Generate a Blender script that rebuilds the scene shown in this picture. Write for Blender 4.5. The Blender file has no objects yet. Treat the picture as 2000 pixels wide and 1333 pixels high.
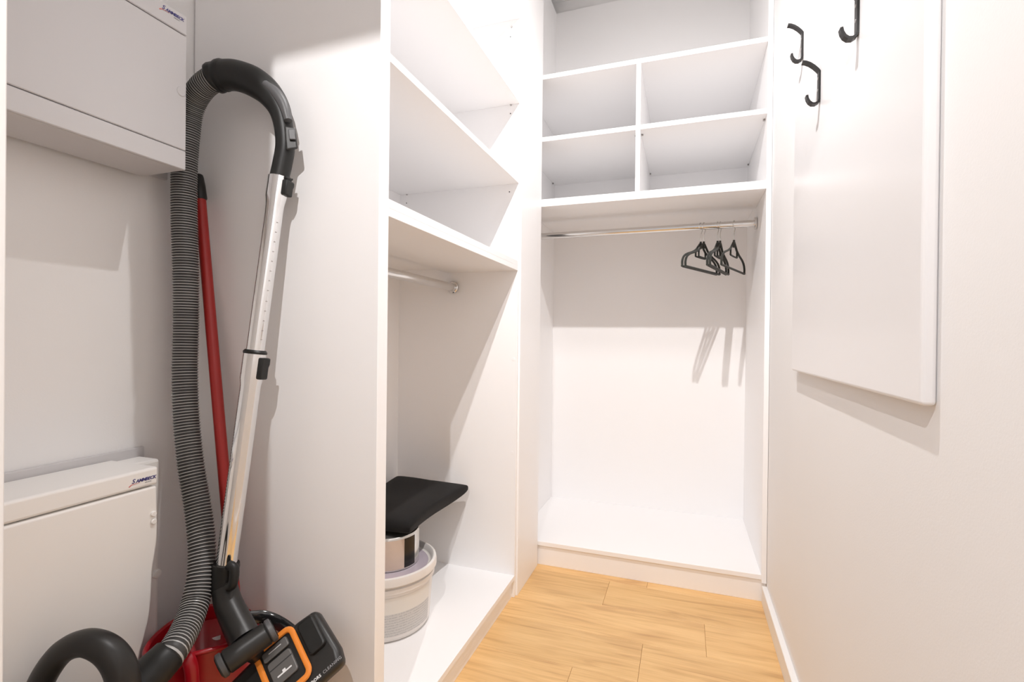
import bpy, bmesh, math, random
from mathutils import Vector, Matrix
random.seed(7)
SC = bpy.context.scene
COL = SC.collection

# ------------------------------------------------------------------ camera
F_PX, YAW, PITCH, ROLL, H = 962.2, .33774, -.004056, .01105, 0.92
def cam_axes():
    cy, sy, cp, sp = math.cos(YAW), math.sin(YAW), math.cos(PITCH), math.sin(PITCH)
    f = Vector((-sy*cp, cy*cp, sp)); r = Vector((cy, sy, 0)); u = r.cross(f)
    cr, sr = math.cos(ROLL), math.sin(ROLL)
    return r*cr+u*sr, -r*sr+u*cr, f
CR, CU, CF = cam_axes()
CAM = Vector((0, 0, H))
cd = bpy.data.cameras.new('camera'); cam = bpy.data.objects.new('camera', cd); COL.objects.link(cam)
cd.sensor_width = 36; cd.lens = F_PX/2000*36; cd.clip_start = .01
m = Matrix((CR, CU, -CF)).transposed().to_4x4(); m.translation = CAM
cam.matrix_world = m; SC.camera = cam

# ------------------------------------------------------------------ world, lamps, exposure
w = bpy.data.worlds.new('world'); SC.world = w; w.use_nodes = True
w.node_tree.nodes['Background'].inputs[0].default_value = (.88, .92, 1, 1)
w.node_tree.nodes['Background'].inputs[1].default_value = .62
SC.view_settings.view_transform = 'Standard'; SC.view_settings.look = 'None'
SC.view_settings.gamma = 1; SC.view_settings.use_curve_mapping = False
SC.view_settings.exposure = 0.24
LAMP_CEIL = (-.14, .875, 2.34); POW_CEIL = 80
LAMP_HALL = (-.238, -.165, 1.872); POW_HALL = 36
WARM = (1.0, .975, .965)
def lamp(name, loc, power, r, col, aim, cone, blend):
    l = bpy.data.lights.new(name, 'SPOT'); l.energy = power; l.shadow_soft_size = r; l.color = col
    l.spot_size = math.radians(cone); l.spot_blend = blend
    o = bpy.data.objects.new(name, l); COL.objects.link(o); o.location = loc
    o.rotation_euler = Vector(aim).to_track_quat('-Z', 'Y').to_euler()
lamp('ceiling_spot_light', LAMP_CEIL, POW_CEIL, .011, WARM, (.02, .66, -1), 138, 1.0)
lamp('hall_pendant_light', LAMP_HALL, POW_HALL, .006, WARM, (-.12, .7, -1.0), 168, .2)
try:
    SC.cycles.max_bounces = 14; SC.cycles.diffuse_bounces = 8; SC.cycles.glossy_bounces = 6
    SC.cycles.caustics_reflective = False; SC.cycles.caustics_refractive = False
    SC.cycles.sample_clamp_indirect = 6
except Exception: pass

# ------------------------------------------------------------------ pixel helpers (directions only; distance from planes / things)
def ray(u, v): return CR*((u-1000)/F_PX) + CU*((666.5-v)/F_PX) + CF
def PX(u, v, d): return CAM + ray(u, v)*d
def onx(u, v, x): d = ray(u, v); return CAM + d*((x-CAM.x)/d.x)
def ony(u, v, y): d = ray(u, v); return CAM + d*((y-CAM.y)/d.y)
def onz(u, v, z): d = ray(u, v); return CAM + d*((z-CAM.z)/d.z)

# ------------------------------------------------------------------ materials
MATS = {}
def mat(name, col, rough=.5, metal=0, spec=.5, bump=0, bscale=200, coat=0, sheen=0, trans=0, alpha=1, var=0, vscale=3):
    m = bpy.data.materials.new(name); m.use_nodes = True
    nt = m.node_tree; b = nt.nodes['Principled BSDF']
    b.inputs['Base Color'].default_value = (*col, 1); b.inputs['Roughness'].default_value = rough
    b.inputs['Metallic'].default_value = metal; b.inputs['Specular IOR Level'].default_value = spec
    b.inputs['Coat Weight'].default_value = coat; b.inputs['Sheen Weight'].default_value = sheen
    b.inputs['Transmission Weight'].default_value = trans; b.inputs['Alpha'].default_value = alpha
    tc = nt.nodes.new('ShaderNodeTexCoord')
    if var:
        n = nt.nodes.new('ShaderNodeTexNoise'); n.inputs['Scale'].default_value = vscale; n.inputs['Detail'].default_value = 4
        nt.links.new(tc.outputs['Object'], n.inputs['Vector'])
        mx = nt.nodes.new('ShaderNodeMix'); mx.data_type = 'RGBA'
        mx.inputs[6].default_value = (*[c*(1-var) for c in col], 1); mx.inputs[7].default_value = (*[min(1, c*(1+var)) for c in col], 1)
        nt.links.new(n.outputs['Fac'], mx.inputs[0]); nt.links.new(mx.outputs[2], b.inputs['Base Color'])
    if bump:
        n = nt.nodes.new('ShaderNodeTexNoise'); n.inputs['Scale'].default_value = bscale; n.inputs['Detail'].default_value = 3
        nt.links.new(tc.outputs['Object'], n.inputs['Vector'])
        bp = nt.nodes.new('ShaderNodeBump'); bp.inputs['Strength'].default_value = bump; bp.inputs['Distance'].default_value = .001
        nt.links.new(n.outputs['Fac'], bp.inputs['Height']); nt.links.new(bp.outputs['Normal'], b.inputs['Normal'])
    MATS[name] = m; return m
mat('wall_paint', (.82, .812, .81), .75, bump=.12, bscale=350, var=.01)
mat('ceiling_paint', (.88, .88, .875), .8, bump=.1, bscale=300)
mat('laminate', (.90, .893, .895), .38, spec=.4, bump=.04, bscale=500)
mat('trim_white', (.84, .83, .82), .4)
mat('panel_white', (.80, .79, .795), .3, bump=.02, bscale=400)
mat('box_plastic', (.86, .845, .825), .42, spec=.5)
mat('box_metal', (.58, .567, .575), .35, spec=.5)
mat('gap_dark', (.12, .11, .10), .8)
mat('pin_grey', (.42, .40, .39), .4, metal=.6)
mat('hole_dark', (.03, .03, .03), .8)
mat('chrome', (.86, .86, .86), .07, metal=1, bump=.01, bscale=20)
mat('rail_chrome', (.74, .73, .72), .14, metal=1)
mat('wire_chrome', (.75, .74, .72), .2, metal=1)
mat('black_plastic', (.013, .013, .0125), .42, spec=.35, bump=.05, bscale=600)
mat('black_gloss', (.012, .012, .013), .12, coat=.5)
mat('dark_plastic', (.021, .020, .019), .38, spec=.4, bump=.05, bscale=500)
mat('grey_plastic', (.085, .085, .088), .45)
mat('pedal_grey', (.12, .115, .11), .4)
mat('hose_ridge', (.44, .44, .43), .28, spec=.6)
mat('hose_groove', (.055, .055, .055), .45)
mat('orange_trim', (.80, .25, .035), .3, coat=.3)
mat('print_white', (.8, .8, .8), .5)
mat('print_grey', (.35, .35, .36), .5)
mat('print_blue', (.06, .055, .20), .5)
mat('print_red', (.62, .16, .14), .5)
mat('red_plastic', (.42, .006, .016), .28, coat=.2, var=.1, vscale=8)
mat('red_tube', (.36, .018, .015), .38)
mat('hook_black', (.012, .011, .011), .38)
mat('hanger_flock', (.022, .024, .02), .85, sheen=.15, bump=.2, bscale=900)
mat('velvet', (.008, .0072, .0072), .9, spec=.25, sheen=.06, bump=.25, bscale=500, var=.25, vscale=9)
mat('pail_plastic', (.76, .73, .70), .35, spec=.5)
mat('pail_lid', (.50, .44, .50), .22, spec=.5)
mat('can_paper', (.62, .50, .42), .4, var=.15, vscale=14)
mat('can_black', (.012, .01, .01), .25)
mat('can_metal', (.70, .69, .67), .2, metal=.9)
mat('bulb_glass', (.9, .9, .88), .4)

def wood():
    m = bpy.data.materials.new('oak_plank'); m.use_nodes = True; nt = m.node_tree; b = nt.nodes['Principled BSDF']
    N = nt.nodes.new; L = nt.links.new
    tc = N('ShaderNodeTexCoord'); oi = N('ShaderNodeObjectInfo')
    mul = N('ShaderNodeVectorMath'); mul.operation = 'SCALE'; mul.inputs[0].default_value = (13, 7, 3); L(oi.outputs['Random'], mul.inputs['Scale'])
    add = N('ShaderNodeVectorMath'); add.operation = 'ADD'; L(tc.outputs['Object'], add.inputs[0]); L(mul.outputs[0], add.inputs[1])
    mp = N('ShaderNodeMapping'); mp.inputs['Scale'].default_value = (1.5, 17, 10); L(add.outputs[0], mp.inputs['Vector'])
    n1 = N('ShaderNodeTexNoise'); n1.inputs['Scale'].default_value = 1.6; n1.inputs['Detail'].default_value = 6; n1.inputs['Distortion'].default_value = 1.4; L(mp.outputs[0], n1.inputs['Vector'])
    mp2 = N('ShaderNodeMapping'); mp2.inputs['Scale'].default_value = (9, 260, 100); L(add.outputs[0], mp2.inputs['Vector'])
    n2 = N('ShaderNodeTexNoise'); n2.inputs['Scale'].default_value = 1.0; n2.inputs['Detail'].default_value = 4; L(mp2.outputs[0], n2.inputs['Vector'])
    mp3 = N('ShaderNodeMapping'); mp3.inputs['Scale'].default_value = (2.2, 8, 4); L(add.outputs[0], mp3.inputs['Vector'])
    n3 = N('ShaderNodeTexNoise'); n3.inputs['Scale'].default_value = 1.3; n3.inputs['Detail'].default_value = 2; L(mp3.outputs[0], n3.inputs['Vector'])
    r1 = N('ShaderNodeValToRGB'); e = r1.color_ramp.elements
    e[0].position = .30; e[0].color = (.60, .35, .15, 1); e[1].position = .62; e[1].color = (.80, .52, .235, 1)
    x = r1.color_ramp.elements.new(.45); x.color = (.74, .465, .20, 1)
    L(n1.outputs['Fac'], r1.inputs['Fac'])
    mx = N('ShaderNodeMix'); mx.data_type = 'RGBA'; mx.blend_type = 'MULTIPLY'; mx.inputs[0].default_value = .5
    r2 = N('ShaderNodeValToRGB'); r2.color_ramp.elements[0].position = .3; r2.color_ramp.elements[0].color = (.80, .75, .70, 1); r2.color_ramp.elements[1].position = .6; r2.color_ramp.elements[1].color = (1, 1, 1, 1)
    L(n2.outputs['Fac'], r2.inputs['Fac']); L(r1.outputs['Color'], mx.inputs[6]); L(r2.outputs['Color'], mx.inputs[7])
    mx2 = N('ShaderNodeMix'); mx2.data_type = 'RGBA'; mx2.blend_type = 'MULTIPLY'; mx2.inputs[0].default_value = .8
    r3 = N('ShaderNodeValToRGB'); r3.color_ramp.elements[0].position = .25; r3.color_ramp.elements[0].color = (.74, .66, .60, 1); r3.color_ramp.elements[1].position = .42; r3.color_ramp.elements[1].color = (1, 1, 1, 1)
    L(n3.outputs['Fac'], r3.inputs['Fac']); L(mx.outputs[2], mx2.inputs[6]); L(r3.outputs['Color'], mx2.inputs[7])
    hs = N('ShaderNodeHueSaturation'); L(mx2.outputs[2], hs.inputs['Color'])
    mr = N('ShaderNodeMapRange'); mr.inputs[3].default_value = .93; mr.inputs[4].default_value = 1.07; L(oi.outputs['Random'], mr.inputs[0]); L(mr.outputs[0], hs.inputs['Value'])
    L(hs.outputs['Color'], b.inputs['Base Color']); b.inputs['Roughness'].default_value = .42
    bp = N('ShaderNodeBump'); bp.inputs['Strength'].default_value = .15; bp.inputs['Distance'].default_value = .0006
    L(n2.outputs['Fac'], bp.inputs['Height']); L(bp.outputs['Normal'], b.inputs['Normal'])
    MATS['oak_plank'] = m
wood()
def fineprint():
    """pail label: pale paper, lower half printed with rows of unreadably small grey type"""
    m = bpy.data.materials.new('label_print'); m.use_nodes = True; nt = m.node_tree; b = nt.nodes['Principled BSDF']
    N = nt.nodes.new; L = nt.links.new
    uv = N('ShaderNodeUVMap'); uv.uv_map = 'UVMap'
    sp = N('ShaderNodeSeparateXYZ'); L(uv.outputs[0], sp.inputs[0])
    mp = N('ShaderNodeMapping'); mp.inputs['Scale'].default_value = (90, 26, 1); L(uv.outputs[0], mp.inputs[0])
    n = N('ShaderNodeTexNoise'); n.inputs['Scale'].default_value = 1; n.inputs['Detail'].default_value = 3; L(mp.outputs[0], n.inputs['Vector'])
    wv = N('ShaderNodeMath'); wv.operation = 'MULTIPLY'; wv.inputs[1].default_value = 95; L(sp.outputs['Y'], wv.inputs[0])
    sn = N('ShaderNodeMath'); sn.operation = 'SINE'; L(wv.outputs[0], sn.inputs[0])
    g1 = N('ShaderNodeMath'); g1.operation = 'GREATER_THAN'; g1.inputs[1].default_value = -.1; L(sn.outputs[0], g1.inputs[0])
    g2 = N('ShaderNodeMath'); g2.operation = 'GREATER_THAN'; g2.inputs[1].default_value = .47; L(n.outputs['Fac'], g2.inputs[0])
    g3 = N('ShaderNodeMath'); g3.operation = 'LESS_THAN'; g3.inputs[1].default_value = .58; L(sp.outputs['Y'], g3.inputs[0])
    a = N('ShaderNodeMath'); a.operation = 'MULTIPLY'; L(g1.outputs[0], a.inputs[0]); L(g2.outputs[0], a.inputs[1])
    c = N('ShaderNodeMath'); c.operation = 'MULTIPLY'; L(a.outputs[0], c.inputs[0]); L(g3.outputs[0], c.inputs[1])
    base = N('ShaderNodeMix'); base.data_type = 'RGBA'; base.inputs[6].default_value = (.74, .71, .66, 1); base.inputs[7].default_value = (.60, .58, .56, 1); L(g3.outputs[0], base.inputs[0])
    mx = N('ShaderNodeMix'); mx.data_type = 'RGBA'; mx.inputs[7].default_value = (.46, .45, .44, 1)
    L(base.outputs[2], mx.inputs[6]); L(c.outputs[0], mx.inputs[0]); L(mx.outputs[2], b.inputs['Base Color'])
    b.inputs['Roughness'].default_value = .45; MATS['label_print'] = m
fineprint()

# ------------------------------------------------------------------ object helpers
WL = {}
def props(o, label=None, cat=None, group=None, kind=None):
    if label: o['label'] = label
    if cat: o['category'] = cat
    if group: o['group'] = group
    if kind: o['kind'] = kind
    return o
def thing(name, label, cat, loc, group=None):
    o = bpy.data.objects.new(name, None); COL.objects.link(o); o.location = loc; o.empty_display_size = .05
    WL[o.name] = Vector(loc); return props(o, label, cat, group)
def link_mesh(name, me, mats, parent, origin=None):
    for mm in (mats if isinstance(mats, (list, tuple)) else [mats]): me.materials.append(MATS[mm])
    o = bpy.data.objects.new(name, me); COL.objects.link(o)
    if parent is not None:
        o.parent = parent; base = WL[parent.name]; me.transform(Matrix.Translation(-base)); WL[o.name] = base
    elif origin is not None:
        me.transform(Matrix.Translation(-Vector(origin))); o.location = origin; WL[o.name] = Vector(origin)
    else: WL[o.name] = Vector((0, 0, 0))
    return o
def bm_obj(name, bm, mats, parent=None, smooth=False, origin=None, flat=9):
    bmesh.ops.recalc_face_normals(bm, faces=bm.faces)
    me = bpy.data.meshes.new(name); bm.to_mesh(me); bm.free()
    if smooth:
        for p in me.polygons: p.use_smooth = True
        try: me.set_sharp_from_angle(angle=math.radians(42))
        except Exception: pass
        for p in me.polygons:
            if p.area > flat: p.use_smooth = False
    return link_mesh(name, me, mats, parent, origin)
def bm_box(bm, x0, x1, y0, y1, z0, z1, bev=0, seg=1):
    vs = [bm.verts.new((x, y, z)) for x in (x0, x1) for y in (y0, y1) for z in (z0, z1)]
    fs = [(0, 1, 3, 2), (4, 6, 7, 5), (0, 4, 5, 1), (2, 3, 7, 6), (0, 2, 6, 4), (1, 5, 7, 3)]
    faces = [bm.faces.new([vs[i] for i in f]) for f in fs]
    if bev:
        es = list({e for f in faces for e in f.edges})
        bmesh.ops.bevel(bm, geom=es, offset=bev, segments=seg, affect='EDGES', profile=.5)
def box(name, x0, x1, y0, y1, z0, z1, m, parent=None, bev=.0008, seg=1, origin=None, smooth=False):
    bm = bmesh.new(); bm_box(bm, x0, x1, y0, y1, z0, z1, bev, seg); return bm_obj(name, bm, m, parent, smooth, origin, max(6*bev*bev, .002))
def frame_from(t, ref):
    t = t.normalized(); n = ref - t*ref.dot(t)
    if n.length < 1e-6: n = t.orthogonal()
    n.normalize(); return t, n, t.cross(n)
def catmull(pts, n):
    P = [Vector(p) for p in pts]; P = [P[0]*2-P[1]] + P + [P[-1]*2-P[-2]]; out = []
    for i in range(1, len(P)-2):
        a, b, c, d = P[i-1:i+3]
        for k in range(n):
            t = k/n; out.append(.5*((2*b) + (c-a)*t + (2*a-5*b+4*c-d)*t*t + (3*b-a-3*c+d)*t**3))
    out.append(P[-2].copy()); return out
def resample(pts, step):
    L = [0]
    for a, b in zip(pts, pts[1:]): L.append(L[-1]+(b-a).length)
    n = max(2, int(L[-1]/step)); out = []; j = 0
    for i in range(n+1):
        s = L[-1]*i/n
        while j < len(L)-2 and L[j+1] < s: j += 1
        t = (s-L[j])/max(1e-9, L[j+1]-L[j]); out.append(pts[j].lerp(pts[j+1], min(1, t)))
    return out, L[-1]
def bm_sweep(bm, pts, rad, seg=16, ry=None, ref=Vector((0, 0, 1)), closed=False, cap=True, mi=None, power=1):
    """rad/ry: float, list or function(i/(n-1)). parallel transported frame."""
    n = len(pts); rings = []; nrm = None
    val = lambda r, i: r(i/(n-1)) if callable(r) else (r[i] if isinstance(r, (list, tuple)) else r)
    for i, p in enumerate(pts):
        if closed: t = pts[(i+1) % n]-pts[i-1]
        else: t = pts[min(i+1, n-1)]-pts[max(i-1, 0)]
        t, a, b = frame_from(t, ref if nrm is None else nrm); nrm = a
        r1 = val(rad, i); r2 = val(ry, i) if ry is not None else r1
        ring = []
        for k in range(seg):
            c, s = math.cos(2*math.pi*k/seg), math.sin(2*math.pi*k/seg)
            if power != 1: c = math.copysign(abs(c)**power, c); s = math.copysign(abs(s)**power, s)
            ring.append(bm.verts.new(p + a*(r1*c) + b*(r2*s)))
        rings.append(ring)
    m_ = n if closed else n-1
    for i in range(m_):
        A, B = rings[i], rings[(i+1) % n]
        for k in range(seg):
            f = bm.faces.new((A[k], A[(k+1) % seg], B[(k+1) % seg], B[k]))
            if mi: f.material_index = mi(i)
    if cap and not closed:
        bm.faces.new(rings[0][::-1]); bm.faces.new(rings[-1])
def tube(name, pts, rad, m, parent=None, seg=16, smooth=True, origin=None, **k):
    bm = bmesh.new(); bm_sweep(bm, [Vector(p) for p in pts], rad, seg, **k); return bm_obj(name, bm, m, parent, smooth, origin)
def bm_lathe(bm, prof, c, seg=40, cap0=True, cap1=True, sx=1, sy=1, rot=0, zf=None):
    rings = []
    for r, z in prof:
        ring = []
        for k in range(seg):
            a = 2*math.pi*k/seg; x, y = r*math.cos(a)*sx, r*math.sin(a)*sy
            x, y = x*math.cos(rot)-y*math.sin(rot), x*math.sin(rot)+y*math.cos(rot)
            ring.append(bm.verts.new((c[0]+x, c[1]+y, c[2]+z+(zf(a, r, z) if zf else 0))))
        rings.append(ring)
    for A, B in zip(rings, rings[1:]):
        for k in range(seg): bm.faces.new((A[k], A[(k+1) % seg], B[(k+1) % seg], B[k]))
    if cap0: bm.faces.new(rings[0][::-1])
    if cap1: bm.faces.new(rings[-1])
def lathe(name, prof, c, m, parent=None, seg=40, origin=None, **k):
    bm = bmesh.new(); bm_lathe(bm, prof, c, seg, **k); return bm_obj(name, bm, m, parent, True, origin)
def cyl(name, a, b, r, m, parent=None, seg=20, bev=.001, r2=None):
    a, b = Vector(a), Vector(b); d = (b-a).normalized(); r2 = r if r2 is None else r2
    pts = [a, a+d*bev, b-d*bev, b]; bev_ = min(bev, r*.5)
    return tube(name, pts, [r-bev_, r, r2, r2-bev_], m, parent, seg, ref=d.orthogonal())
def prism(name, poly, axis_o, ax, ay, az, thick, m, parent=None, bev=.001, seg=2, smooth=False):
    """polygon (a,b) in plane (ax, ay) at axis_o, extruded by thick along az"""
    bm = bmesh.new(); o = Vector(axis_o)
    lo = [bm.verts.new(o+ax*a+ay*b) for a, b in poly]; hi = [bm.verts.new(o+ax*a+ay*b+az*thick) for a, b in poly]
    n = len(poly); bm.faces.new(lo[::-1]); bm.faces.new(hi)
    for i in range(n): bm.faces.new((lo[i], lo[(i+1) % n], hi[(i+1) % n], hi[i]))
    bmesh.ops.recalc_face_normals(bm, faces=bm.faces)
    if bev:
        es = [e for e in bm.edges if len(e.link_faces) == 2 and e.calc_face_angle(0) > .6]
        bmesh.ops.bevel(bm, geom=es, offset=bev, segments=seg, affect='EDGES', profile=.5)
    ar = max((f.calc_area() for f in bm.faces), default=9)
    return bm_obj(name, bm, m, parent, smooth, None, ar*.6)
def text(name, s, size, o, ax, ay, m, parent, shear=0, space=1, bold=0, align='LEFT', ext=.0002):
    cu = bpy.data.curves.new('t', 'FONT'); cu.body = s; cu.size = size; cu.shear = shear; cu.space_character = space
    cu.extrude = ext; cu.offset = bold; cu.align_x = align; cu.resolution_u = 3
    t = bpy.data.objects.new('t', cu); COL.objects.link(t)
    me = bpy.data.meshes.new_from_object(t.evaluated_get(bpy.context.evaluated_depsgraph_get()))
    bpy.data.objects.remove(t); bpy.data.curves.remove(cu)
    ax, ay = ax.normalized(), ay.normalized(); M = Matrix((ax, ay, ax.cross(ay))).transposed().to_4x4(); M.translation = Vector(o)
    me.transform(M); me.name = name; me.materials.clear()
    return link_mesh(name, me, m, parent)
X, Y, Z = Vector((1, 0, 0)), Vector((0, 1, 0)), Vector((0, 0, 1))
def structure(o, label=None): o['kind'] = 'structure'; (label and o.__setitem__('label', label)); return o

# ------------------------------------------------------------------ the room
WXL, WXR, WYB, CZ = -1.06, .281, 2.515, 2.685
DX, DY0, DY1, DZ = -.48, .084, .217, 1.778          # doorway behind / around the camera; unseen lintel set low to shape its shadow
structure(box('wall_left', WXL-.1, WXL, DY0, WYB+.1, 0, CZ, 'wall_paint', bev=0), 'white painted wall behind the two distribution boxes')
structure(box('wall_right', WXR, WXR+.1, -1.5, WYB+.1, 0, CZ, 'wall_paint', bev=0), 'white painted wall on the right carrying the coat panel')
structure(box('wall_back', WXL-.1, WXR+.1, WYB, WYB+.1, 0, CZ, 'wall_paint', bev=0), 'white wall behind the far wardrobe')
structure(box('ceiling', -1.6, WXR+.1, -1.5, WYB+.1, CZ, CZ+.1, 'ceiling_paint', bev=0), 'white ceiling above the wardrobes')
bm = bmesh.new(); bm_box(bm, -1.6, DX, DY0, DY1, 0, CZ); bm_box(bm, DX, WXR, DY0, DY1, DZ, CZ)
structure(bm_obj('wall_front', bm, 'wall_paint'), 'white wall with the doorway the room is seen from, lintel lowered for its shadow')
structure(box('wall_hall_side', -1.7, -1.6, -1.5, DY1, 0, CZ, 'wall_paint', bev=0), 'hall wall outside the doorway')
#structure(box('wall_hall_back', -1.6, WXR, -1.6, -1.5, 0, CZ, 'wall_paint', bev=0), 'hall wall opposite the doorway')
structure(box('trim_1', DX, -.468, DY0-.006, DY1, 0, DZ, 'trim_white', bev=.001), 'white door lining at the left edge of the view')
structure(box('baseboard_right', WXR-.0165, WXR, DY1, 1.925, 0, .062, 'trim_white', bev=.0015), 'low white baseboard along the right wall')
fl = structure(box('floor', -1.7, WXR+.1, -1.5, WYB+.1, -.05, -.0065, 'gap_dark', bev=0), 'light oak laminate plank floor')
# planks: rows run across the room, each plank a part
ROW = .1777; TOP = 1.895; joints = {0: -.26, 1: .07, 2: -.11, 3: -.288}
for r in range(-1, 20):
    y1 = TOP-ROW*r; y0 = y1-ROW
    y1 = min(y1, 1.94)
    if y1 <= y0+.01: continue
    j = joints.get(r, (-.62+.37*((r*5) % 7)/3.0) % 1.2-.95); xs = [-1.6, .281]
    k = j-2.4
    while k < .281:
        if -1.58 < k < .27: xs.append(k)
        k += 1.2
    xs.sort()
    for a, b in zip(xs, xs[1:]):
        g = .0003
        p = box('plank', a+g, b-g, y0+g, y1-g, -.0075, 0, 'oak_plank', fl, bev=.0005)
        c = Vector(((a+b)/2, (y0+y1)/2, 0)); p.data.transform(Matrix.Translation(-c)); p.location = c

# ------------------------------------------------------------------ left open wardrobe
FX = -.562; LY0, LY1, LYI = .815, .848, 1.655; BX = -1.046
lw = thing('open_wardrobe', 'tall white open wardrobe on the left with a chrome rail and four upper shelves', 'wardrobe', (-.80, 1.25, 0))
box('side_panel', BX-.01, FX, LY0, LY1, 0, 2.60, 'laminate', lw)
box('side_panel', BX-.01, FX, LYI, LYI+.016, 0, 2.60, 'laminate', lw)
box('filler_panel', FX-.012, FX+.006, LYI+.016, 1.925, 0, 2.60, 'laminate', lw)
box('back_panel', BX-.006, BX, LY1, LYI, .02, 2.60, 'laminate', lw, bev=0)
for z0, z1 in ((1.472, 1.489), (1.755, 1.773), (2.056, 2.073), (2.36, 2.377)):
    box('shelf', BX, FX, LY1, LYI, z0, z1, 'laminate', lw)
s = box('thick_shelf', BX, FX, LY1, LYI, 1.180, 1.198, 'laminate', lw)
box('front_strip', FX-.275, FX, LY1, LYI, 1.163, 1.180, 'laminate', s)
box('bottom_board', BX, FX, LY1, LYI, .062, .079, 'laminate', lw)
box('plinth', FX-.026, FX-.010, LY1, LYI+.016, 0, .062, 'laminate', lw)
rl = cyl('hanging_rail', (-.813, LY1+.002, 1.109), (-.813, LYI-.002, 1.109), .0145, 'rail_chrome', lw, 24)
for y0, y1 in ((LYI-.014, LYI), (LY1, LY1+.014)):
    cyl('rail_flange', (-.813, y0, 1.109), (-.813, y1, 1.109), .022, 'rail_chrome', rl, 28, .003)
for (u, v) in ((997, 72), (997, 222), (995, 375), (794, 397)):
    p = ony(u, v, LYI); cyl('shelf_screw', p+Y*.001, p-Y*.0006, .0022, 'hole_dark', lw, 10, .0002)
for (u, v) in ((1000, 53), (998, 205), (995, 357), (795, 380)):
    p = ony(u, v, LYI); cyl('shelf_pin', p+Y*.001, p-Y*.004, .0035, 'pin_grey', lw, 10, .0005)
for (u, v) in ((1003, 702), (1000, 885)):
    p = ony(u, v, LYI); p.x = min(p.x, FX-.012); cyl('cover_cap', p+Y*.001, p-Y*.0008, .006, 'laminate', lw, 16, .0003)

# ------------------------------------------------------------------ far open wardrobe
GY = 1.93; GX0, GX1 = -.652, .2635; GB = 2.505
fw = thing('open_wardrobe', 'tall white open wardrobe across the far end with divided cubbies above a chrome rail', 'wardrobe', (-.19, 2.2, 0))
box('side_panel', GX0-.016, GX0, GY, GB, 0, 2.62, 'laminate', fw)
box('side_panel', GX1, GX1+.0165, GY, GB, .068, 2.62, 'laminate', fw)
box('back_panel', GX0, GX1, GB-.004, GB, .02, 2.62, 'laminate', fw, bev=0)
s = box('thick_shelf', GX0, GX1, GY, GB-.004, 1.476, 1.489, 'laminate', fw)
box('front_strip', GX0, GX1, GY, GY+.275, 1.459, 1.476, 'laminate', s)
box('shelf', GX0, -.187, GY+.001, GB-.004, 1.724, 1.742, 'laminate', fw)
box('shelf', -.170, GX1, GY+.001, GB-.004, 1.724, 1.742, 'laminate', fw)
box('divider', -.187, -.170, GY, GB-.004, 1.489, 1.976, 'laminate', fw)
box('top_shelf', GX0, GX1, GY, GB-.004, 1.976, 1.994, 'laminate', fw)
box('bottom_board', GX0, GX1, GY, GB-.004, .080, .097, 'laminate', fw)
box('plinth', GX0, GX1+.0165, GY+.008, GY+.024, 0, .080, 'laminate', fw)
RY, RZ = 2.165, 1.390
rl = cyl('hanging_rail', (GX0+.002, RY, RZ), (GX1-.002, RY, RZ), .0135, 'rail_chrome', fw, 24)
cyl('rail_flange', (GX1-.010, RY, RZ), (GX1, RY, RZ), .024, 'rail_chrome', rl, 28, .002)
cyl('rail_flange', (GX0, RY, RZ), (GX0+.010, RY, RZ), .024, 'rail_chrome', rl, 28, .002)
for x, sx in ((GX0, 1), (-.187, -1), (-.170, 1), (GX1, -1)):
    for y in (GY+.05, GB-.05):
        cyl('shelf_pin', (x-.001*sx, y, 1.7205), (x+.007*sx, y, 1.7205), .0035, 'pin_grey', fw, 10, .0005)

# ------------------------------------------------------------------ coat panel with hooks on the right wall
PXF = .264; py0, py1 = .711, 1.463; pz0, pz1 = .846, 2.05
cp = thing('coat_panel', 'flat white coat panel with black metal hooks on the right wall', 'coat rack', (WXR, 1.08, pz0))
box('board', PXF, WXR-.0005, py0, py1, pz0, pz1, 'panel_white', cp, bev=.005, seg=3, smooth=True)
def hook(y, zb, s=1.0, wid=.013):
    pr = [(-.034, .094), (-.028, .0925), (-.020, .088), (-.012, .081), (-.005, .073), (-.0018, .068), (-.0018, .010), (-.004, .004), (-.009, .0012), (-.015, .002), (-.020, .0065), (-.0235, .0135), (-.025, .021)]
    pts = [Vector((a*s, 0, b*s)) for a, b in pr]; t = .0021; bm = bmesh.new(); rows = []
    for i, p in enumerate(pts):
        d = (pts[min(i+1, len(pts)-1)]-pts[max(i-1, 0)]).normalized(); n = Vector((-d.z, 0, d.x))
        rows.append([bm.verts.new(Vector((PXF, y, zb))+p+n*a+Y*b) for a, b in ((-t, -wid/2), (t, -wid/2), (t, wid/2), (-t, wid/2))])
    for A, B in zip(rows, rows[1:]):
        for k in range(4): bm.faces.new((A[k], A[(k+1) % 4], B[(k+1) % 4], B[k]))
    bm.faces.new(rows[0]); bm.faces.new(rows[-1][::-1])
    o = bm_obj('coat_hook', bm, 'hook_black', cp); o['label'] = 'black bent flat-bar coat hook'
    for zz in (.030, .055):
        q = Vector((PXF-.0036, y, zb+zz*s)); cyl('screw_head', q, q-X*.001, .003, 'pin_grey', o, 12, .0003)
for u, v in ((1568, 120), (1601, 204), (1676, 76)):
    p = onx(u, v, PXF); hook(p.y, p.z, 1.0)

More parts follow.
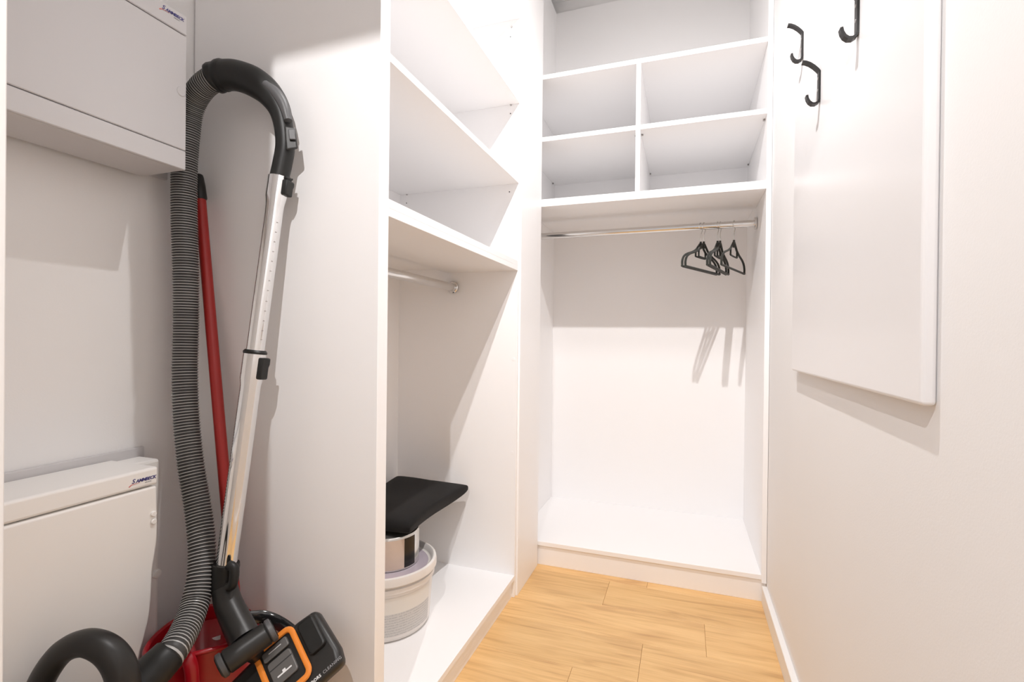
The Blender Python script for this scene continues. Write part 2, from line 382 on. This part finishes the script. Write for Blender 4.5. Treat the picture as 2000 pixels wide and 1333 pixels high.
# ------------------------------------------------------------------ distribution boxes on the left wall
BF = -.92
def logo(parent, o, s):
    ax, ay = Y, Z
    t = text('brand_print', 'S', s*1.25, o, ax, ay, 'print_blue', parent, shear=.3, bold=s*.02)
    text('brand_print', 'AMMBECK', s*.92, o+ax*s*.80, ax, ay, 'print_blue', parent, shear=.3, bold=s*.03, space=.92)
    text('brand_print', 'electric', s*.45, o+ax*s*2.6-ay*s*.50, ax, ay, 'print_grey', parent, shear=.3)
    pts = [o+ax*s*a+ay*s*b+X*.0004 for a, b in ((-.55, -.55), (-.1, -.25), (.5, -.16), (1.6, -.13))]
    tube('brand_swoosh', catmull(pts, 4), lambda t: s*(.11-.09*t), 'print_red', parent, 6, ry=.0003, ref=Z)
ub = thing('distribution_box', 'white upper electrical distribution box beside the hanging vacuum hose', 'electrical box', (WXL, .45, 1.24))
uy = .694; uz0 = onx(361, 333, BF).z; us = onx(360, 294.6, BF).z; ut = onx(367, 73, BF).z; uz1 = onx(366, 34, BF).z
box('back_plate', WXL+.0005, WXL+.010, .28, .752, uz0+.012, uz1+.01, 'box_metal', ub, bev=.001)
box('gap_shade_block', WXL+.010, WXL+.018, .28, uy-.012, uz0+.006, uz1-.006, 'gap_dark', ub, bev=0)  # dark-coloured block paints in the shade between body and back plate
box('body', WXL+.018, BF-.006, .26, uy, uz0, uz1, 'box_metal', ub, bev=.003, seg=2, smooth=True)
box('lower_strip', BF-.005, BF, .26, uy, uz0+.0005, us-.0008, 'box_metal', ub, bev=.0014)
door = box('door', BF-.005, BF, .26, uy, us+.0008, ut-.001, 'box_metal', ub, bev=.0014)
cap = box('top_strip', BF-.005, BF, .26, uy, ut+.001, uz1, 'box_metal', ub, bev=.0014)
p = onx(354, 179, BF); cyl('latch', p-X*.002, p+X*.0012, .009, 'box_metal', door, 28, .0008)
p = onx(316, 15.5, BF); logo(cap, Vector((BF+.0003, p.y, p.z)), .0086)

lb = thing('distribution_box', 'white lower electrical box with wavy-edged cover behind the vacuum', 'electrical box', (WXL, .42, .25))
ly = .643; lz1 = onx(307, 911.6, BF).z; ls = onx(307, 947, BF).z; lz0 = .20
box('back_plate', WXL+.0005, WXL+.010, .28, .708, lz0-.02, onx(275, 872, WXL).z, 'box_metal', lb, bev=.001)
box('body', WXL+.010, -.993, .27, .70, lz0, lz1-.004, 'box_plastic', lb, bev=.006, seg=2, smooth=True)
lid = box('lid', WXL+.012, BF, .265, ly+.003, ls+.0008, lz1, 'box_plastic', lb, bev=.005, seg=3, smooth=True)
# cover: wavy right edge
def onb(u, v): q = onx(u, v, BF); return (q.y, q.z)
edge = [onb(307, 949), onb(308, 1000), onb(308, 1050), onb(304, 1080), onb(299, 1112), onb(297, 1150), onb(293, 1200), onb(283, 1245), onb(272, 1285), onb(268, 1330)]
e2 = [(p.x, p.y) for p in catmull([Vector((a, b, 0)) for a, b in edge], 4)]
poly = [(.265, ls-.0008)] + [(a, min(b, ls-.0008)) for a, b in e2] + [(e2[-1][0], lz0), (.265, lz0)]
cov = prism('cover', poly, (-.984, 0, 0), Y, Z, X, BF+.984, 'box_plastic', lb, bev=.004, seg=3, smooth=True)
for (u, v), xx, r in (((305, 1121), -.993, .0085), ((299, 1004), BF, .005), ((299, 1019), BF, .005)):
    p = onx(u, v, xx); c_ = cyl('latch', p-X*.002, p+X*.004, r, 'box_plastic', lb, 24, .001)
    if r > .006: cyl('latch_button', p+X*.0042, p+X*.0052, r*.6, 'box_plastic', c_, 20, .0004)
p = onx(257, 946, BF); logo(lid, Vector((BF+.0003, p.y, p.z)), .0086)

# ------------------------------------------------------------------ mop and red bucket in the corner
bc = Vector((-.889, .7155, 0)); bz = .327
bk = thing('mop_bucket', 'red plastic mop bucket in the corner under the vacuum hose', 'bucket', bc)
rise = lambda a, r, z: (.014*math.cos(a-2.35)**2+.008*max(0, math.cos(a+.75))) if z > .28 else 0
lathe('body', [(.070, 0), (.075, .006), (.090, .30), (.0930, bz-.004), (.0930, bz), (.089, bz), (.086, .30), (.072, .012), (.0, .012)], bc, 'red_plastic', bk, 48, cap1=False, zf=rise)
bm = bmesh.new(); rim = [bc+Vector((.0935*math.cos(a), .0935*math.sin(a), bz-.002+rise(a, 0, .3))) for a in [2*math.pi*k/64 for k in range(64)]]
bm_sweep(bm, rim, .0045, 10, closed=True); bm_obj('rim', bm, 'red_plastic', bk, True)
# wringer cone insert
wr = lathe('wringer', [(.084, .0), (.060, -.055), (.040, -.075), (.036, -.075), (.056, -.053), (.081, -.004)], bc+Vector((.0, .0, bz-.012)), 'red_plastic', bk, 40, cap0=False, cap1=False)
tb = [PX(345, 1300, .872), PX(357, 1287, .874), PX(368, 1290, .874), PX(374, 1310, .874), PX(376, 1345, .874)]
tube('pouring_lip', catmull(tb, 5), .011, 'red_plastic', bk, 12, ry=.005, ref=X)
hb = [PX(483, 1208, .985), PX(515, 1207, 1.0), PX(545, 1218, 1.0), PX(573, 1238, .985), PX(592, 1262, .965)]
hb = [Vector((p.x, min(p.y, .79), p.z)) for p in hb]
tube('carry_handle', catmull(hb, 6), .014, 'black_gloss', bk, 14, ry=.006, ref=Z)
bpy.context.view_layer.update()
p = PX(428, 1242, .96)
for o_ in (wr,):
    h_, l_, n_, i_ = o_.ray_cast(CAM-WL[o_.name], ray(428, 1242).normalized())
    if h_: p = l_+WL[o_.name]+n_*(.0006 if n_.dot(CAM-l_-WL[o_.name]) > 0 else -.0006)
sn_ = (CAM-p).normalized(); sx_ = CR-sn_*CR.dot(sn_); sx_.normalize(); sy_ = sn_.cross(sx_)
prism('sticker', [(.014*math.cos(math.radians(200+i*14)), .012*math.sin(math.radians(200+i*14))+.004) for i in range(11)], p, (sx_+sy_*.35).normalized(), (sy_-sx_*.35).normalized(), sn_, .0006, 'print_white', bk, bev=0)

mp_top, mp_mid, mp_bot = PX(386, 342, 1.085), PX(391, 388, 1.08), PX(460, 1190, 1.005)
mp_bot2 = mp_mid + (mp_bot-mp_mid)*1.13
mo = thing('mop', 'red mop handle with black grip leaning in the corner beside the hose', 'mop', Vector((mp_bot2.x, mp_bot2.y, mp_bot2.z)))
d = (mp_top-mp_mid).normalized()
tube('handle', [mp_bot2, mp_mid], .0112, 'red_tube', mo, 20)
gr = tube('grip', [mp_mid-d*.004, mp_mid, mp_mid+d*.03, mp_top-d*.006, mp_top-d*.001, mp_top], [.0112, .0135, .0128, .0112, .010, .006], 'black_plastic', mo, 20)
hq = mp_top-d*.014+(CAM-mp_top).normalized()*.0108
cyl('hang_hole', hq, hq+(CAM-mp_top).normalized()*.0012, .003, 'hole_dark', gr, 12, .0002)
lathe('mop_head', [(.012, .03), (.022, .02), (.028, -.005), (.026, -.05), (.016, -.06)], mp_bot2-Z*.0, 'print_grey', mo, 16)

# ------------------------------------------------------------------ vacuum cleaner
vc = thing('vacuum_cleaner', 'black canister vacuum cleaner with grey ribbed hose and chrome wand', 'vacuum cleaner', (-.79, .50, 0))
cc = Vector((-.772, .472, 0))
lathe('body', [(.085, .03), (.108, .05), (.116, .13), (.114, .24), (.098, .30), (.075, .33), (.045, .345), (.0, .348)], cc, 'black_gloss', vc, 44, cap1=False, sx=1.0, sy=1.08)
for sy in (-1, 1):
    wl = cyl('wheel', cc+Vector((.0, sy*.118, .085)), cc+Vector((.0, sy*.142, .085)), .083, 'dark_plastic', vc, 36, .006)
    cyl('hub_cap', cc+Vector((.0, sy*.142, .085)), cc+Vector((.0, sy*.146, .085)), .05, 'grey_plastic', wl, 28, .002)
HD = .71
hp = [PX(38, 1425, HD), PX(66, 1365, HD), PX(92, 1312, HD), PX(125, 1272, HD), PX(168, 1256, HD), PX(208, 1270, HD), PX(234, 1304, HD), PX(242, 1350, HD), PX(238, 1420, HD)]
tube('carry_handle', catmull(hp, 8), lambda t: .0172+.0056*t, 'dark_plastic', vc, 18, ry=lambda t: .0150+.0058*t, ref=CF)
# hose connector on the canister
ca, cb = PX(331, 1279, .812), PX(262, 1350, .77)
dc = (cb-ca).normalized()
tube('hose_connector', [ca-dc*.004, ca, ca+dc*.02, ca+dc*.045, cb], [.0245, .0275, .029, .031, .033], 'black_plastic', vc, 24)
# ribbed hose: pixels + depth (behind the upper box edge, then coming forward over the bucket)
hpx = [(428, 149, .997), (416, 155, 1.0), (397, 169, 1.008), (380, 193, 1.02), (370, 226, 1.028), (364.5, 267, 1.03), (360, 330, 1.03), (360, 430, 1.03), (363, 540, 1.03), (363, 640, 1.03), (361, 730, 1.025), (364, 820, 1.015), (373, 910, 1.0), (386, 990, .985), (394, 1060, .963), (393, 1120, .94), (381, 1180, .91), (362, 1230, .866), (338, 1272, .82), (326, 1288, .806)]
hp = catmull([PX(*q) for q in hpx], 10)
hp, hl = resample(hp, .0004)
sel, s_, nx = [], 0.0, 0.0
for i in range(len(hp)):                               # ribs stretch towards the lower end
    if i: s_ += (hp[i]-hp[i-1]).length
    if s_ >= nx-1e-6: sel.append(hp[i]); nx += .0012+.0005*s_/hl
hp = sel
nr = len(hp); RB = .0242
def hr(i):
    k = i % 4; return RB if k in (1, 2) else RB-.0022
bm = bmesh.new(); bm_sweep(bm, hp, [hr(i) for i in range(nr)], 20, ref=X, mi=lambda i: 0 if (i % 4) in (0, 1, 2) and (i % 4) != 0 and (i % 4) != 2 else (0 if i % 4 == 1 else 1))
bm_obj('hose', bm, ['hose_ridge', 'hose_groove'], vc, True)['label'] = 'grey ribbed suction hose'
# wand geometry
W0, W1 = PX(441, 1112, .950), PX(545, 345, .982)
wd = (W1-W0).normalized(); wl_ = (W1-W0).length
def wat(v):  # point on wand axis at image row v
    best = min(range(401), key=lambda i: abs(proj(W0.lerp(W1, i/400))[1]-v)); return W0.lerp(W1, best/400)
def proj(p): q = p-CAM; z = q.dot(CF); return (1000+F_PX*q.dot(CR)/z, 666.5-F_PX*q.dot(CU)/z)
a, b = wat(1112), wat(690)
tube('lower_tube', [a, wat(752), wat(740), wat(700), b], [.0185, .0185, .0206, .0206, .0204], 'chrome', vc, 28)
tube('slider_ring', [wat(692), wat(688), wat(684)], [.0213, .0217, .0188], 'black_plastic', vc, 28)
up = tube('upper_tube', [wat(688), wat(425), wat(400), wat(385), wat(346)], [.0165, .0165, .0172, .0198, .0198], 'chrome', vc, 28)
toC = (CAM-W1).normalized(); side = wd.cross(toC).normalized()
if side.dot(CR) < 0: side = -side
nrm = (toC*.62+side*.75); nrm = (nrm-wd*nrm.dot(wd)).normalized(); lat = wd.cross(nrm)
for i in range(13):                                    # height scale pressed in the upper tube
    q = wat(432+i*19)+(toC*.80+side*.55).normalized()*.0164
    box_b = bmesh.new()
    vs = [q+wd*a_+lat*b_ + nrm*.0004 for a_, b_ in ((-.0008, -.004), (.0008, -.004), (.0008, .004), (-.0008, .004))]
    f_ = box_b.faces.new([box_b.verts.new(p_) for p_ in vs]); r_ = bmesh.ops.extrude_face_region(box_b, geom=[f_])
    for g_ in r_['geom']:
        if isinstance(g_, bmesh.types.BMVert): g_.co -= nrm*.001
    bm_obj('height_mark', box_b, 'pin_grey', up)
def button(name, v0, v1, w_, th, m='black_plastic', off=.0162):
    a_, b_ = wat(v0), wat(v1); ln = (b_-a_).length; o = a_+nrm*off
    return prism(name, [(-w_/2, 0), (w_/2, 0), (w_/2, ln*.55), (w_*.62, ln*.7), (w_*.6, ln), (-w_/2, ln)], o, lat, wd, nrm, th, m, vc, bev=.003, seg=2, smooth=True)
button('slider_button', 740, 697, .022, .011)
button('release_button', 382, 352, .022, .012, off=.0162)
button('release_button', 352, 343, .018, .009, off=.016)
# bent grip
gp = [W1-wd*.012, PX(552, 318, .982), PX(557, 285, .982), PX(554, 248, .982), PX(545, 212, .982), PX(524, 181, .984), PX(494, 159, .987), PX(462, 148, .991), PX(438, 147, .995)]
gp = catmull(gp, 8)
def grr(t):
    e = max(0, min(1, (t-.35)/.42)); e = e*e*(3-2*e); return .0181+.0110*e
hg = tube('grip', gp, grr, 'black_plastic', vc, 24, ref=CF)
hg['label'] = 'black bent plastic hose grip'
pad = [PX(q[0], q[1], q[2]) for q in ((563, 236, .965), (554, 206, .965), (539, 182, .965), (519, 165, .967))]
tube('grip_pad', catmull(pad, 6), lambda t: .0075+.003*math.sin(math.pi*t), 'grey_plastic', hg, 12, ry=.010, ref=CR)
bp_ = PX(568, 272, .966)
gd = (PX(566, 250, .966)-PX(572, 300, .966)).normalized(); gn = (CAM-bp_).normalized(); gn = (gn-gd*gn.dot(gd)).normalized(); gl = gd.cross(gn)
prism('power_slider', [(-.011, -.024), (.011, -.02), (.011, .022), (-.009, .024)], bp_, gl, gd, gn, .006, 'dark_plastic', hg, bev=.003, smooth=True)
prism('slider_key', [(-.006, -.006), (.006, -.006), (.006, .014), (-.006, .014)], PX(571, 268, .960), gl, gd, gn, .004, 'grey_plastic', hg, bev=.0015, smooth=True)
tube('collar', [PX(442, 147, .995), PX(438, 147, .995), PX(434, 148, .996), PX(430, 149, .997), PX(426, 150, .998), PX(422, 152, .999), PX(417, 154.5, 1.0), PX(415, 155.5, 1.0)], [.0288, .0304, .0304, .0284, .0284, .0300, .0290, .0256], 'black_plastic', hg, 28, ref=CF)

# floor head hanging from the wand
sk = tube('wand_socket', [wat(1100), wat(1104), wat(1112), PX(437, 1150, .942), PX(440, 1158, .939)], [.0227, .0237, .0237, .0227, .0213], 'black_plastic', vc, 26)
clip = [PX(446, 1104, .926), PX(457, 1112, .924), PX(455, 1140, .92), PX(446, 1148, .92)]
tube('socket_clip', catmull(clip, 4), .009, 'black_plastic', sk, 10, ref=CF)
nk = catmull([PX(439, 1150, .941), PX(446, 1180, .93), PX(462, 1215, .915), PX(478, 1248, .90)], 6)
tube('neck', nk, lambda t: .0225+.004*t, 'dark_plastic', vc, 26, ref=CF)
cam2w = lambda a, b, c: CR*a+CU*b+CF*c
hl_ = cam2w(.086, .066, .034).normalized(); hs_ = cam2w(.057, -.0526, -.05); hs_ = (hs_-hl_*hs_.dot(hl_)).normalized(); hn = hl_.cross(hs_)
if hn.dot(CAM-PX(548, 1300, .93)) < 0: hn = -hn
HC = PX(553, 1296, .90)
def hpt(a, b, c=0): return HC+hl_*a+hs_*b+hn*c
# main shell: rounded slab, front bevel
sh = [(-.100, -.040), (-.05, -.046), (.05, -.046), (.086, -.042), (.092, .045), (.086, .074), (-.094, .074), (-.100, .045)]
head = prism('floor_head', sh, HC-hn*.030, hl_, hs_, hn, .030, 'dark_plastic', vc, bev=.010, seg=3, smooth=True)
head['label'] = 'dark floor head with orange pedal frame'
def rrect(a0, a1, b0, b1, r, n=5):
    out = []
    for cx, cy_, s0 in ((a1-r, b1-r, 0), (a0+r, b1-r, 90), (a0+r, b0+r, 180), (a1-r, b0+r, 270)):
        for k in range(n+1):
            an = math.radians(s0+90*k/n); out.append((cx+r*math.cos(an), cy_+r*math.sin(an)))
    return out
fr = [hpt(a, b, .004) for a, b in rrect(-.036, .036, -.045, .050, .012)]
bm = bmesh.new(); bm_sweep(bm, fr, .0040, 8, ry=.0056, closed=True, ref=hn); bm_obj('orange_frame', bm, 'orange_trim', head, True)
prism('pedal_well', rrect(-.033, .033, -.042, .047, .01), hpt(0, 0, .0), hl_, hs_, hn, .002, 'dark_plastic', head, bev=.0005)
pd = prism('pedal', rrect(-.024, .022, -.014, .030, .006), hpt(0, 0, .0015), hl_, hs_, hn, .006, 'pedal_grey', head, bev=.002, smooth=True)
prism('pedal', rrect(-.026, .024, -.036, -.018, .004), hpt(0, 0, .0015), hl_, hs_, hn, .006, 'pedal_grey', head, bev=.002, smooth=True)
prism('pedal_slot', rrect(-.024, .022, -.001, .001, .0005, 2), hpt(0, 0, .0074), hl_, hs_, hn, .0003, 'hole_dark', pd, bev=0)
prism('pedal_symbol', [(-.014, .016), (-.003, .016), (-.003, .012), (.003, .012), (.003, .016), (.014, .016), (.014, .0185), (-.014, .0185)], hpt(0, 0, .0076), hl_, hs_, hn, .0003, 'print_white', pd, bev=0)
prism('pedal_symbol', [(-.013, -.029), (.012, -.029), (.012, -.0275), (-.013, -.0275)], hpt(0, 0, .0076), hl_, hs_, hn, .0003, 'print_white', head, bev=0)
prism('side_block', rrect(.046, .080, -.036, .028, .008), hpt(0, 0, -.004), hl_, hs_, hn, .013, 'black_plastic', head, bev=.004, smooth=True)
text('lettering', 'ALL FLOORS', .0072, hpt(.004, .0665, .0004), hl_, -hs_, 'print_white', head, bold=.0002, space=1.1)
text('lettering', 'CLEANING', .0072, hpt(.052, .0665, .0004), hl_, -hs_, 'print_grey', head, space=1.1)
# pivot barrel behind the head
ba, bb = PX(440, 1296, .862), PX(524, 1236, .905)
br = cyl('pivot_barrel', ba, bb, .021, 'dark_plastic', vc, 28, .003)
for q, dd in ((ba, (ba-bb).normalized()), (bb, (bb-ba).normalized())):
    cyl('pivot_wheel', q, q+dd*.010, .0215, 'grey_plastic', br, 28, .002); cyl('pivot_cap', q+dd*.0102, q+dd*.0115, .017, 'black_plastic', br, 24, .0004)
tube('pivot_arm', catmull([(ba+bb)/2-hn*.004, hpt(-.03, -.05, -.006), hpt(0, -.035, -.012)], 5), .02, 'dark_plastic', vc, 16, ry=.016)

# ------------------------------------------------------------------ paint pail, can and cushion in the left wardrobe
pc = Vector((-.838, 1.265, .0795))
pl = thing('paint_pail', 'large white plastic paint pail standing in the left wardrobe', 'pail', pc)
PH = .19
lathe('body', [(.118, 0), (.127, .003), (.130, .010), (.1325, .012), (.140, .138), (.1455, .140), (.1455, .152), (.141, .154), (.142, .172), (.138, .172), (.134, .165), (.126, .012), (.0, .012)], pc, 'pail_plastic', pl, 64, cap1=False)
ld = lathe('lid', [(.0, .168), (.128, .168), (.134, .171), (.138, .182), (.143, .186), (.1495, .184), (.1515, .176), (.1515, .163), (.1475, .161), (.1475, .170), (.0, .166)], pc, 'pail_plastic', pl, 64, cap0=False, cap1=False)
lathe('lid_disc', [(.0, .1685), (.127, .1685), (.127, .1695), (.0, .1695)], pc, 'pail_lid', ld, 64, cap0=False, cap1=False)
# wrap label with fine print (UV mapped)
bm = bmesh.new(); uvl = bm.loops.layers.uv.new('UVMap'); n = 26; rows = []
a0, a1 = math.radians(-150), math.radians(8)
for j, (z, r) in enumerate(((.020, .1338), (.078, .1370), (.128, .1400))):
    rows.append([bm.verts.new(pc+Vector((r*math.cos(a0+(a1-a0)*k/n), r*math.sin(a0+(a1-a0)*k/n), z))) for k in range(n+1)])
for j in range(2):
    for k in range(n):
        f = bm.faces.new((rows[j][k], rows[j][k+1], rows[j+1][k+1], rows[j+1][k]))
        for l, (uu, vv) in zip(f.loops, ((k, j), (k+1, j), (k+1, j+1), (k, j+1))): l[uvl].uv = (uu/n*2, (0, .5370, 1)[vv])
bm_obj('label', bm, 'label_print', pl, True)

kc = Vector((-.838, 1.282, pc.z+.1697))
kn = thing('paint_can', 'small beige can with black stripe between pail lid and black cushion', 'can', kc)
lathe('body', [(.0, 0), (.088, 0), (.0905, .002), (.0905, .094), (.088, .097), (.084, .097), (.083, .092), (.0, .092)], kc, 'can_metal', kn, 56, cap0=False, cap1=False)
def wrap(name, d0, d1, z0, z1, r, m):
    bm = bmesh.new(); n = 20; A = []
    for z in (z0, z1): A.append([bm.verts.new(kc+Vector((r*math.cos(math.radians(d0+(d1-d0)*k/n)), r*math.sin(math.radians(d0+(d1-d0)*k/n)), z))) for k in range(n+1)])
    for k in range(n): bm.faces.new((A[0][k], A[0][k+1], A[1][k+1], A[1][k]))
    bm_obj(name, bm, m, kn, True)
wrap('paper_label', -170, -28, .006, .090, .0912, 'can_paper')
wrap('black_stripe', -28, -2, .006, .090, .0912, 'can_black')

# cushion: square pad with pulled corners
def cushion():
    c0 = Vector((-.882, 1.428, kc.z+.1035)); hx, hy = .1615, .217; n = 28; bm = bmesh.new(); top, bot = [], []
    for i in range(n+1):
        rt, rb = [], []
        for j in range(n+1):
            s, t = -1+2*i/n, -1+2*j/n
            pin = .13*(1-abs(s)**2)*(abs(t)**6); pin2 = .15*(1-abs(t)**2)*(abs(s)**6)
            cr_ = 1-.07*(abs(s)*abs(t))**5; x = hx*s*(1-pin2)*cr_; y = hy*t*(1-pin)*cr_
            e = (1-abs(s)**5)*(1-abs(t)**5); th = .011+.014*max(0, e)**.5
            far = max(0, t); base = .016+.014*far**2*(1+s)/2+.016*max(0, -s)*far - .003*max(0, -t)**3 + .004*math.sin(3*s+2*t)
            p = c0+Vector((x, y, base))
            rt.append(bm.verts.new(p+Z*th)); rb.append(rt[-1] if False else bm.verts.new(p-Z*th*.65))
        top.append(rt); bot.append(rb)
    for i in range(n):
        for j in range(n):
            bm.faces.new((top[i][j], top[i+1][j], top[i+1][j+1], top[i][j+1])); bm.faces.new((bot[i][j], bot[i][j+1], bot[i+1][j+1], bot[i+1][j]))
    for i in range(n):
        for A in ((0, None), (n, None)):
            j = A[0]; bm.faces.new((top[i][j], bot[i][j], bot[i+1][j], top[i+1][j])); bm.faces.new((top[j][i], top[j][i+1], bot[j][i+1], bot[j][i]))
    bmesh.ops.recalc_face_normals(bm, faces=bm.faces)
    o = bm_obj('seat_cushion', bm, 'velvet', None, True, origin=c0)
    for p in o.data.polygons: p.use_smooth = True
    sb = o.modifiers.new('soft', 'SUBSURF'); sb.levels = 1; sb.render_levels = 1
    props(o, 'black velvet seat cushion lying on top of the paint can', 'cushion')
cushion()

# ------------------------------------------------------------------ hangers on the far rail
def hanger(x, ang, label, tilt=0):
    R0 = .0135; top = Vector((x, RY, RZ)); rot = Matrix.Rotation(ang, 4, 'Z')
    t = thing('clothes_hanger', label, 'hanger', (x, RY, RZ+R0), 'black hangers on the far rail')
    T = lambda y, z, xx=0: top+rot @ Vector((xx, y, z))
    wr_ = R0+.0018
    hk = [T((wr_+.0006)*math.sin(a)/math.cos(ang), (wr_+.0002)*math.cos(a)) for a in [math.radians(-125+10*k) for k in range(23)]]
    hk += [T(.0118, -.0185), T(.004, -.027), T(.0, -.036), T(0, -.060), T(0, -.075)]
    # hook: opening to the back, stem below the rail
    tube('hook', hk, .0016, 'wire_chrome', t, 8, ref=X)
    az = -.072; L = .165
    hs2 = [(0, -.002), (.022, -.016), (.044, -.032), (.078, -.046), (.124, -.059), (.152, -.073), (L, -.092), (L, -.112)]
    sh_ = [(-a_, b_) for a_, b_ in hs2[:0:-1]] + hs2
    pts = catmull([T(a, az+b+.004) for a, b in sh_], 4); bm = bmesh.new()
    bm_sweep(bm, pts, .0044, 10, ry=.0042, ref=X); bm_obj('shoulders', bm, 'hanger_flock', t, True)
    tube('trouser_bar', [T(-L-.003, az-.107), T(-L+.004, az-.1085), T(L-.004, az-.1085), T(L+.003, az-.107)], .0045, 'hanger_flock', t, 10, ref=X)
    tube('neck', [T(0, az+.010), T(0, az-.002), T(0, az-.02)], [.004, .008, .006], 'hanger_flock', t, 10, ry=.0042, ref=rot @ Y)
    tb_ = catmull([T(-.045, az-.030), T(-.046, az-.050), T(-.040, az-.056), T(.040, az-.056), T(.046, az-.050), T(.045, az-.030)], 4)
    tube('tie_bar', tb_, .0034, 'hanger_flock', t, 8, ref=X)
def hx(u, v): return ony(u, v, RY).x
hanger(hx(1369, 441), -math.radians(25), 'black flocked hanger, leftmost on the far rail')
hanger(hx(1375, 441), -math.radians(25), 'black flocked hanger, second from the left on the far rail')
hanger(hx(1402, 439), -math.radians(15.5), 'black flocked hanger in the middle of the five on the far rail')
hanger(hx(1407, 439), -math.radians(15.5), 'black flocked hanger, second from the right on the far rail')
hanger(hx(1434, 437), -math.radians(19.5), 'black flocked hanger, rightmost and alone, nearest the rail end')

# ------------------------------------------------------------------ lamp housings (out of frame, carry the two lights)
lx, ly_, lz = LAMP_CEIL
t = thing('ceiling_spot', 'small white ceiling spot above the wardrobe aisle', 'lamp', (lx, ly_, CZ))
cyl('canopy', (lx, ly_, CZ-.02), (lx, ly_, CZ), .05, 'trim_white', t, 24, .002)
cyl('stem', (lx, ly_, lz+.06), (lx, ly_, CZ-.02), .008, 'trim_white', t, 12)
cyl('housing', (lx, ly_, lz+.03), (lx, ly_, lz+.065), .032, 'trim_white', t, 24, .002)
lx, ly_, lz = LAMP_HALL
t = thing('pendant_lamp', 'small white pendant lamp hanging in the hall outside the doorway', 'lamp', (lx, ly_, CZ))
cyl('canopy', (lx, ly_, CZ-.02), (lx, ly_, CZ), .05, 'trim_white', t, 24, .002)
cyl('cord', (lx, ly_, lz+.06), (lx, ly_, CZ-.02), .003, 'trim_white', t, 8, .0005)
cyl('socket', (lx, ly_, lz+.03), (lx, ly_, lz+.07), .022, 'trim_white', t, 20, .002)
